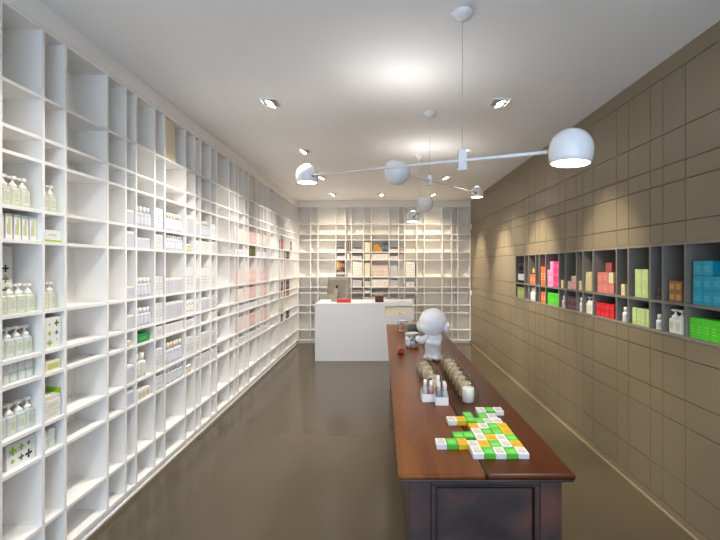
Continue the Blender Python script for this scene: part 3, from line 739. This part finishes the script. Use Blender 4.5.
def end_panel(y, sgn):
    mb = MB(); yy = y+.022*sgn
    mb.box(BX0+lw, BX1-lw, min(yy, yy+.02*sgn), max(yy, yy+.02*sgn), .12, zt-.022, M_body)
    a, b2 = min(y+.002*sgn, yy), max(y+.002*sgn, yy)
    mb.box(BX0+lw, BX1-lw, a, b2, zt-.052, zt-.022, M_body); mb.box(BX0+lw, BX1-lw, a, b2, .12, .18, M_body)
    for x0 in (BX0+lw, BX1-lw-.012): mb.box(x0, x0+.012, a, b2, .18, zt-.052, M_body)
    q = MB()
    for x0, x1, z0, z1 in ((BX0+lw+.012, BX1-lw-.012, zt-.062, zt-.052), (BX0+lw+.012, BX1-lw-.012, .18, .19), (BX0+lw+.012, BX0+lw+.02, .19, zt-.062), (BX1-lw-.02, BX1-lw-.012, .19, zt-.062)):
        q.box(x0, x1, min(y+.006*sgn, yy), max(y+.006*sgn, yy), z0, z1, M_body)
    for x0, x1, z0, z1 in ((BX0+lw, BX1-lw, zt-.0545, zt-.052), (BX0+lw-.0012, BX0+lw+.0022, .12, zt-.03), (BX1-lw-.0022, BX1-lw+.0012, .12, zt-.03), (BX0+lw+.02, BX1-lw-.02, zt-.065, zt-.062), (BX0+lw+.02, BX0+lw+.023, .19, zt-.062), (BX1-lw-.023, BX1-lw-.02, .19, zt-.062)):
        q.box(x0, x1, min(y-.0006*sgn, yy), max(y-.0006*sgn, yy), z0, z1, M_seam)
    pn = part('end_panel', mb, tb); md = obj('moulding', q); md.parent = pn
end_panel(BY0, 1); end_panel(BY1, -1)
part('side_panel', MB().box(BX1-.03, BX1-.01, BY0+.09, BY1-.09, .12, zt-.022, M_body), tb)
part('side_panel', MB().box(BX0+.03, BX0+.04, BY0+.09, BY1-.09, .12, zt-.022, M_body), tb)
dy = (BY1-BY0-.18)/6
for k in range(6):
    y0 = BY0+.09+k*dy
    d_ = part('drawer', MB().cbox(BX0+.004, BX0+.03, y0+.006, y0+dy-.006, zt-.19, zt-.028, M_body, .003), tb)
    for yy in (y0+.05, y0+dy-.05):
        kb = obj('knob', MB().lathe([(.006, 0), (.007, .012), (.015, .018), (.016, .026), (.01, .03)], M_knob, 14, Matrix.Translation((BX0+.004, yy, zt-.09)) @ Matrix.Rotation(R(-90), 4, 'Y')))
        kb.parent = d_

# cartons laid out on the table
G_ = mat('table_green', (84, 190, 60), .4); GF = mat('table_green_print', (120, 206, 90), .45); W_ = M_carton; WP = mat('table_grey_print', (196, 190, 172), .5)
Yl = mat('table_yellow', (226, 190, 40), .4); YP = mat('table_yellow_print', (210, 160, 40), .45)
bx = []
X0, Yr = .391, 1.79
xg = lambda c: X0+.0455*c
yg = lambda r: Yr+.0695*r
layout = {0: 'WGWGW', 1: 'WYGWY', 2: ' WYWG', 3: ' WGGY', 4: ' YWGY', 5: '  G  '}
for r, row in layout.items():
    for c, ch in enumerate(row):
        if ch != ' ': bx.append((xg(c), yg(r), ch))
bx += [(xg(3)-.008, yg(5)-.004, 'W'), (xg(4)-.008, yg(5)-.004, 'W'), (.510, 2.205, 'G'), (.556, 2.205, 'W'), (.522, 2.302, 'W'), (.568, 2.302, 'G'), (.614, 2.302, 'W')]
bx += [(.256, 1.882, 'W'), (.302, 1.882, 'G'), (.348, 1.882, 'Y'), (.343, 1.957, 'G'), (.389, 1.957+.002, 'G')]
bx += [(.347, 2.160, 'W'), (.393, 2.160, 'Y'), (.4385, 2.157, 'G'), (.4385, 2.2265, 'G')]
bx = [b_ for b_ in bx]
bx[[i for i, b_ in enumerate(bx) if b_[2] == 'G' and abs(b_[0]-xg(2)) < .001 and abs(b_[1]-yg(5)) < .001][0]] = (xg(2)-.001, yg(5)+.002, 'G')
rows = sorted(bx, key=lambda b_: b_[1]); groups = []
for b_ in rows:
    if groups and b_[1]-groups[-1][0][1] < .035: groups[-1].append(b_)
    else: groups.append([b_])
ks = {'W': k_carton(.0438, .023, .067, W_, 'toplabel', WP), 'G': k_carton(.0438, .023, .067, G_, 'toplabel', GF), 'Y': k_carton(.0438, .023, .067, Yl, 'toplabel', YP)}
for gi, gr in enumerate(groups):
    for k, (x, y, ch) in enumerate(sorted(gr)):
        spawn(ks[ch], 'soap_carton', uniq(f'{dict(W="white", G="green", Y="yellow")[ch]} flat carton, {ORD[k+1]} from aisle in {ORD[gi+1]} row from table end'), 'carton',
              (x, y, TZ+.0006), R(random.uniform(-.6, .6)), 'flat cartons laid out on the table')

# trays of small bottles
Pk = mat('rosy_liquid', (206, 150, 150), .15, trans=.3); Sm = mat('smoke_liquid', (150, 160, 160), .12, trans=.3); Cl = mat('clear_liquid', (214, 218, 218), .1, trans=.35)
for q, (x, y, nm) in enumerate(((.268, 2.535, 'aisle-side'), (.340, 2.475, 'seam-side'))):
    t = thing('display_tray', f'small white display tray of bottles on the table, {nm} of two', 'tray', (x, y, TZ+.0006), R(-4 if q else 2), 'white bottle trays')
    w_ = .068
    obj('tray_base', MB().cbox(-w_/2, w_/2, -.04, .04, 0, .03, M_white, .002), t)
    obj('tray_rim', MB().box(-w_/2, w_/2, -.042, -.039, 0, .044, M_white).box(-w_/2, w_/2, .0385, .041, 0, .06, M_white).box(-w_/2-.002, -w_/2, -.042, .041, 0, .046, M_white).box(w_/2, w_/2+.002, -.042, .041, 0, .046, M_white), t)
    spots = ((-.017, -.018, .092, Cl if q == 0 else Sm, M_white, 'white-capped', 'front aisle'), (.017, -.018, .086, Pk if q == 0 else Cl, M_white, 'white-capped', 'front wall'),
             (-.017, .018, .09 if q == 0 else .122, Sm if q == 0 else Pk, M_black if q == 0 else M_white, 'black-capped' if q == 0 else 'tall white-capped', 'rear aisle'), (.017, .018, .088, Cl, M_black if q == 0 else M_white, 'black-capped' if q == 0 else 'white-capped', 'rear wall'))
    for dx, dy_, h_, bm_, cm_, dn, pn in spots:
        spawn(k_bottle(.03, h_, bm_, cm_, .48, False), 'dropper_bottle', uniq(f'small {dn} bottle, {pn} corner of the {nm} white tray'), 'bottle', (x+dx, y+dy_, TZ+.0318), 0, 'small bottles in the white trays')

# candles under glass domes
def dome_mesh():
    r = .0605; h = .142
    pr = [(r, 0), (r, h*.35)] + [(r*math.cos(a), h*.35+h*.62*math.sin(a)) for a in [R(10*k) for k in range(1, 9)]] + [(.006, h*.975)]
    inner = [(max(.004, a-.002), b) for a, b in pr[:-1]] + [(.004, h*.96)]
    return MB().lathe(pr + inner[::-1], M_glass, 28, cap0=False, cap1=False)
DM = dome_mesh().mesh('dome')
KN = MB().sphere((0, 0, .159), .012, M_glass, rz=.011, n=14).lathe([(.009, .137), (.005, .143), (.005, .149), (.009, .152)], M_glass, 12).mesh('knob')
CB = {}
for nm, mt in (('white', M_whitewax), ('cream', M_wax)):
    CB[nm] = (MB().lathe([(.031, 0), (.034, .003), (.034, .076), (.032, .08), (.028, .078)], mt, 22).mesh('candle'), MB().rod((0, 0, .077), (.002, 0, .09), .0012, M_dark, 6).mesh('wick'))
def dome(x, y, label_pos, wax):
    d_ = thing('glass_dome', uniq(f'clear glass dome over a candle, {label_pos}'), 'dome', (x, y, TZ+.0006), 0, 'glass domes on the table')
    obj('dome', DM, d_); obj('knob', KN, d_)
    c_ = thing('pillar_candle', uniq(f'{wax} pillar candle under glass dome, {label_pos}'), 'candle', (x, y, TZ+.0012), 0, 'candles under the glass domes')
    obj('wax', CB[wax][0], c_); obj('wick', CB[wax][1], c_)
for k in range(7):
    dome(.497+[0, .002, -.003, .001, -.002, .002, 0][k], 2.505+.122*k, f'{ORD[k+1]} of seven in wall-side row from table end', 'white' if k == 0 else 'cream')
for k in range(5):
    dome(.323-.004*k+[0, .006, -.004, .004, 0][k], 2.66+.121*k, f'{ORD[k+1]} of five in aisle-side row from table end', 'cream')

# round-headed blank figurine: one continuous smooth body
def figurine(loc, rz):
    ms = MB()
    ms.sphere((0, 0, .306), .116, M_vinyl, rz=.114, n=32)
    ms.sphere((-.03, -.034, .266), .078, M_vinyl, rz=.058, n=24)              # face bulge
    ms.lathe([(.058, 0), (.066, .02), (.066, .06), (.062, .12), (.052, .17), (.045, .24)], M_vinyl, 28, Matrix.Diagonal((1, .85, 1, 1)))
    ms.sphere((0, 0, .1), .068, M_vinyl, ry=.06, rz=.085)
    ms.sphere((-.03, -.03, .022), .046, M_vinyl, ry=.05, rz=.028); ms.sphere((.038, -.03, .022), .044, M_vinyl, ry=.05, rz=.028)
    for a, b_, r1, r2 in (((-.045, -.02, .185), (-.085, -.055, .158), .024, .03), ((-.085, -.055, .158), (-.108, -.062, .172), .03, .03),
                          ((.055, -.015, .185), (.045, -.072, .142), .026, .03), ((.045, -.072, .142), (-.018, -.092, .15), .03, .028)):
        for k in range(9):
            t = k/8; p = Vector(a).lerp(Vector(b_), t); ms.sphere(tuple(p), r1+(r2-r1)*t, M_vinyl, n=12)
    for sx in (1, -1):
        E = Matrix.Rotation(R(12*sx), 4, 'Y')
        ms.sphere((.117*sx, -.01 if sx > 0 else .02, .262), .022, M_vinyl, ry=.038, rz=.044, n=16, M=E)
    root = thing('vinyl_figurine', 'blank white round-headed vinyl figurine standing among the glass domes', 'figurine', loc, rz)
    o = obj('body', ms, root)
    rm = o.modifiers.new('merge', 'REMESH'); rm.mode = 'VOXEL'; rm.voxel_size = .0045; rm.use_smooth_shade = True
    sm = o.modifiers.new('soft', 'SMOOTH'); sm.iterations = 6; sm.factor = .5
    return root
figurine((.424, 3.60, TZ+.009), R(-14))

# pots at the far end of the table
t = thing('glass_canister', 'lidded glass canister of cream soaps at the far table end', 'jar', (.253, 5.22, TZ+.0006)); t.scale = (1.25, 1.25, 1.1)
obj('vessel', MB().lathe([(.045, 0), (.052, .005), (.054, .09), (.046, .1), (.044, .1), (.05, .09), (.048, .006)], M_glass, 22, cap1=False), t)
q = MB(); rr = random.Random(2)
for k in range(14):
    a = rr.random()*6.28; r_ = .028*rr.random()**.5; q.cbox(-.012+r_*math.cos(a), .012+r_*math.cos(a), -.01+r_*math.sin(a), .01+r_*math.sin(a), .006+.0055*k, .02+.0055*k, [M_wax, M_creamc, C_beige, mat('coral_soap', (206, 140, 110), .5)][k % 4], .003)
o = obj('filling', q, t)
obj('lid', MB().lathe([(.047, .1), (.05, .104), (.05, .112), (.02, .12), (.008, .124), (.012, .132), (.008, .14)], M_greybody, 22), t)
t = thing('grey_pot', 'dark grey woven pot with straw top at far table end', 'pot', (.37, 5.05, TZ+.0006)); t.scale = (1.1, 1.1, 1.05)
obj('vessel', MB().lathe([(.05, 0), (.058, .01), (.066, .045), (.06, .085), (.052, .095)], noise_mat('grey_weave', [(70, 74, 78), (120, 124, 126)], (60, 60, 90), 3, .7), 24), t)
obj('lid', MB().lathe([(.053, .094), (.055, .104), (.03, .112), (.012, .12), (.016, .132), (.008, .142)], noise_mat('straw_top', [(140, 118, 76), (196, 176, 130)], (50, 50, 50), 3, .8), 24), t)
t = thing('marbled_pot', 'white and grey marbled lidded pot in front of the canister', 'pot', (.292, 4.18, TZ+.0006))
obj('vessel', MB().lathe([(.05, 0), (.058, .008), (.064, .05), (.064, .1), (.058, .112)], noise_mat('grey_marble', [(90, 96, 106), (190, 196, 206), (232, 234, 238)], (30, 30, 30), 5, .3, stops=[.35, .48, .6]), 26), t)
obj('lid', MB().lathe([(.064, .112), (.068, .118), (.068, .132), (.06, .138)], mat('pewter_lid', (200, 200, 200), .3, .5), 26), t)
t = thing('red_paperweight', 'shiny red heart-shaped trinket near the aisle edge of the table', 'ornament', (.172, 3.82, TZ+.0006), R(20))
hp = []
for k in range(32):
    a = 2*math.pi*k/32; hp.append((.0021*16*math.sin(a)**3, .0021*(13*math.cos(a)-5*math.cos(2*a)-2*math.cos(3*a)-math.cos(4*a))))
M_redg = mat('red_glass', (150, 8, 14), .08, coat=1)
hm = MB().loft([[(x*s_, z*s_, zz) for x, z in hp] for s_, zz in ((.8, 0), (1, .012), (1, .032), (.82, .05), (.45, .06), (.08, .063))], M_redg, True)
obj('body', hm, t); obj('stalk', MB().rod((0, 0, .06), (.004, 0, .074), .004, M_redg, 8), t)

# ------------------------------------------------------------------ lamps
def spot_fixture(x, y, nm, aim, n=0):
    t = thing('ceiling_spotlight', uniq(f'recessed twin ceiling spotlight, {nm}'), 'spotlight', (x, y, H), 0, 'ceiling spotlights')
    m = MB(); a, b_ = .075, .085; fr = .012
    for q in ((-a, a, -b_, -b_+fr), (-a, a, b_-fr, b_), (-a, -a+fr, -b_+fr, b_-fr), (a-fr, a, -b_+fr, b_-fr)): m.box(*q, -.012, -.0005, M_white)
    obj('trim', m, t)
    obj('housing', MB().box(-a+fr, a-fr, -b_+fr, b_-fr, -.006, -.0005, M_dark), t)
    for sy in (-1, 1):
        Tm = Matrix.Translation((.0, sy*.034, -.014)) @ Matrix.Rotation(R(aim), 4, 'Y')
        lp = obj('lamp', MB().lathe([(.036, -.006), (.038, .0), (.03, .008)], M_chrome, 18, Tm, cap0=False), t)
        obj('bulb', MB().lathe([(.034, -.007), (.034, -.005)], M_spotlamp, 18, Tm), lp)
LK = []
def light(name, typ, loc, energy, col=(1, .94, .86), rot=None, target=None, **kw):
    d = bpy.data.lights.new(name, typ); d.energy = energy; d.color = col
    for k_, v_ in kw.items(): setattr(d, k_, v_)
    o = bpy.data.objects.new(name, d); COL.objects.link(o); o.location = loc
    if target: o.rotation_euler = (Vector(target)-Vector(loc)).to_track_quat('-Z', 'Y').to_euler()
    elif rot: o.rotation_euler = rot
    LK.append(o); return o
LX, RX = -.9, .96
YS = [3.55, 5.05, 6.57, 8.12]
EL, ER, ED = 68, [80, 135, 150, 120], 62
WARM = (1, .88, .7); WARM2 = (1, .82, .58)
for k, y in enumerate(YS):
    spot_fixture(LX, y, f'{ORD[k+1]} from front along the white side shelving', 18)
    spot_fixture(RX, y, f'{ORD[k+1]} from front along the taupe wall', -18)
    light('spot_shelf', 'SPOT', (LX, y-.034, H-.03), EL*(.7 if k == 3 else 1), target=(XL+.2, y, .3), spot_size=R(110), spot_blend=.8, shadow_soft_size=.014)
    light('spot_wall', 'SPOT', (RX, y-.034, H-.03), ER[k], WARM, target=(XR-.02, y, 1.2), spot_size=R(54), spot_blend=.8, shadow_soft_size=.025)
    light('spot_down', 'SPOT', (RX, y+.034, H-.03), ED, WARM, target=(RX+.4, y, 0), spot_size=R(56), spot_blend=.9, shadow_soft_size=.025)
spot_fixture(0.0, 8.13, 'middle one above the sales counter', 0)
light('spot_back', 'SPOT', (LX, 8.12, H-.03), 60, WARM2, target=(LX-.1, 8.95, 1.25), spot_size=R(112), spot_blend=1, shadow_soft_size=.04)
light('spot_back', 'SPOT', (0, 8.13, H-.03), 30, WARM2, target=(-.05, 8.9, 1.25), spot_size=R(112), spot_blend=1, shadow_soft_size=.04)
light('spot_back', 'SPOT', (RX, 8.12, H-.03), 84, WARM2, target=(RX-.05, 8.95, 1.4), spot_size=R(100), spot_blend=1, shadow_soft_size=.04)
for y in (2.05, .55):
    nm_ = 'over the shop front' if y < 1 else 'just inside the shop front'
    spot_fixture(LX, y, f'shelving side, {nm_}', 18); spot_fixture(RX, y, f'taupe wall side, {nm_}', -18)
    light('spot_shelf', 'SPOT', (LX, y, H-.03), EL*.6, target=(XL+.2, y, .3), spot_size=R(110), spot_blend=.8, shadow_soft_size=.04)
    light('spot_down', 'SPOT', (RX, y, H-.03), 70, WARM, target=(1.5, y+.6, 0), spot_size=R(40), spot_blend=.8, shadow_soft_size=.04)

def globe_mesh(r):
    pr = [(r*max(.001, math.sin(a)), r*math.cos(a)) for a in [R(q) for q in range(0, 100, 8)]] + [(r*.985, -r*.3), (r*.95, -r*.48), (r*.88, -r*.64), (r*.85, -r*.64), (r*.91, -r*.48), (r*.9, -r*.3)]
    g_ = MB().lathe(pr, M_enamel, 30, cap0=False, cap1=False)
    em = MB().lathe([(r*.84, -r*.62), (r*.86, -r*.6)], M_lamp, 26)
    return g_.mesh('globe'), em.mesh('bulb')
GR = .09
GM, GE = globe_mesh(GR)
SL = MB().lathe([(GR*.32, GR*.953), (GR*.30, GR*.965)], M_lamp, 20).mesh('vent_glow')
def mobile(label, canopy, bs, ends):
    """canopy (x, y); ends: list of (point, flip, tilt_deg, glow_on_top)"""
    x, y = canopy
    t = thing('pendant_lamp', label, 'lamp', (x, y, H), 0, 'white mobile pendant lamps')
    L = lambda p: (p[0]-x, p[1]-y, p[2]-H)
    obj('canopy', MB().lathe([(.055, -.001), (.058, -.012), (.05, -.028), (.02, -.04), (.006, -.046)], M_enamel, 24), t)
    A, B = Vector(ends[0][0]), Vector(ends[1][0])
    d = (B-A); k = ((x-A.x)*d.x+(y-A.y)*d.y)/(d.x**2+d.y**2); P = A+d*k
    Pl = Vector(L(P))
    obj('cable', MB().rod((0, 0, -.044), (Pl.x, Pl.y, Pl.z+.06*bs), .002, M_cable, 8), t)
    bk = obj('bracket', MB().cbox(Pl.x-.024*bs, Pl.x+.024*bs, Pl.y-.018*bs, Pl.y+.018*bs, Pl.z-.055*bs, Pl.z+.06*bs, M_enamel, .003), t)
    dn = d.normalized()
    obj('arm', MB().rod(L(A+dn*GR*.9), L(B-dn*GR*.9), .008, M_enamel, 12), t)
    for i, (p, flip, tl, glow) in enumerate(ends):
        p = Vector(p); sgn = 1 if i == 0 else -1
        j = p+dn*sgn*(GR+.02)
        g_ = obj('globe', GM, t, L(p)); g_.rotation_euler = (R(180 if flip else 0)+R(tl[0]), R(tl[1]), 0)
        e_ = obj('bulb', GE, g_)
        if glow: obj('vent', SL, g_)
        kn_ = obj('joint', MB().sphere(L(p+dn*sgn*GR*1.02), .016, M_chrome, n=12), t)
def P3(px, py, d): return (( px-381.5)*d/437, d, EYE-(py-265.5)*d/437)
G1, G2 = P3(571, 150, 1.84), P3(307, 175.5, 3.52)
G3, G4 = P3(397, 172, 3.03), P3(477, 193, 5.99)
G5, G6 = P3(425, 204, 4.9), P3(413, 217.5, 6.0)
mobile('large white mobile pendant whose bright globe hangs by the taupe wall', (.424, 2.29), .95, [(G1, False, (0, 3), False), (G2, False, (0, 0), True)])
mobile('white mobile pendant with an upturned globe over the table middle', (.42, 3.8), .75, [(G3, True, (0, 10), False), (G4, False, (0, 0), True)])
mobile('white mobile pendant hung furthest from the window, before the sales counter', (.455, 5.285), .75, [(G5, True, (0, 0), False), (G6, False, (0, 0), True)])
for p in (G1, G2, G4, G6):
    light('pendant_glow', 'SPOT', (p[0], p[1], p[2]-GR*.75), 26, rot=(0, 0, 0), spot_size=R(150), spot_blend=.8, shadow_soft_size=.06)
for p, e in ((G3, 4.5), (G5, 4.5)):
    light('pendant_uplight', 'SPOT', (p[0]+.01, p[1], p[2]+GR*.75), e, (1, .97, .94), target=(p[0]+.12, p[1], H), spot_size=R(160), spot_blend=1, shadow_soft_size=.07)

# ------------------------------------------------------------------ daylight and camera
wd = bpy.data.worlds.new('sky'); scene.world = wd; wd.use_nodes = True
bg = wd.node_tree.nodes['Background']; bg.inputs['Color'].default_value = (.64, .8, 1, 1); bg.inputs['Strength'].default_value = 2.1

cam = bpy.data.cameras.new('camera'); co = bpy.data.objects.new('camera', cam); COL.objects.link(co)
co.location = (0, 0, EYE); co.rotation_euler = (R(90), 0, 0)
cam.sensor_width = 36; cam.lens = 36*437/720
cam.shift_x = -21.5/720; cam.shift_y = -4.5/720
cam.clip_start = .05
scene.camera = co
scene.view_settings.view_transform = 'Standard'; scene.view_settings.look = 'None'
scene.view_settings.gamma = 1; scene.view_settings.use_curve_mapping = False
scene.view_settings.exposure = 1.02
scene.cycles.diffuse_bounces = 8; scene.cycles.max_bounces = 14; scene.cycles.transparent_max_bounces = 24
try: scene.cycles.use_denoising = True
except Exception: pass
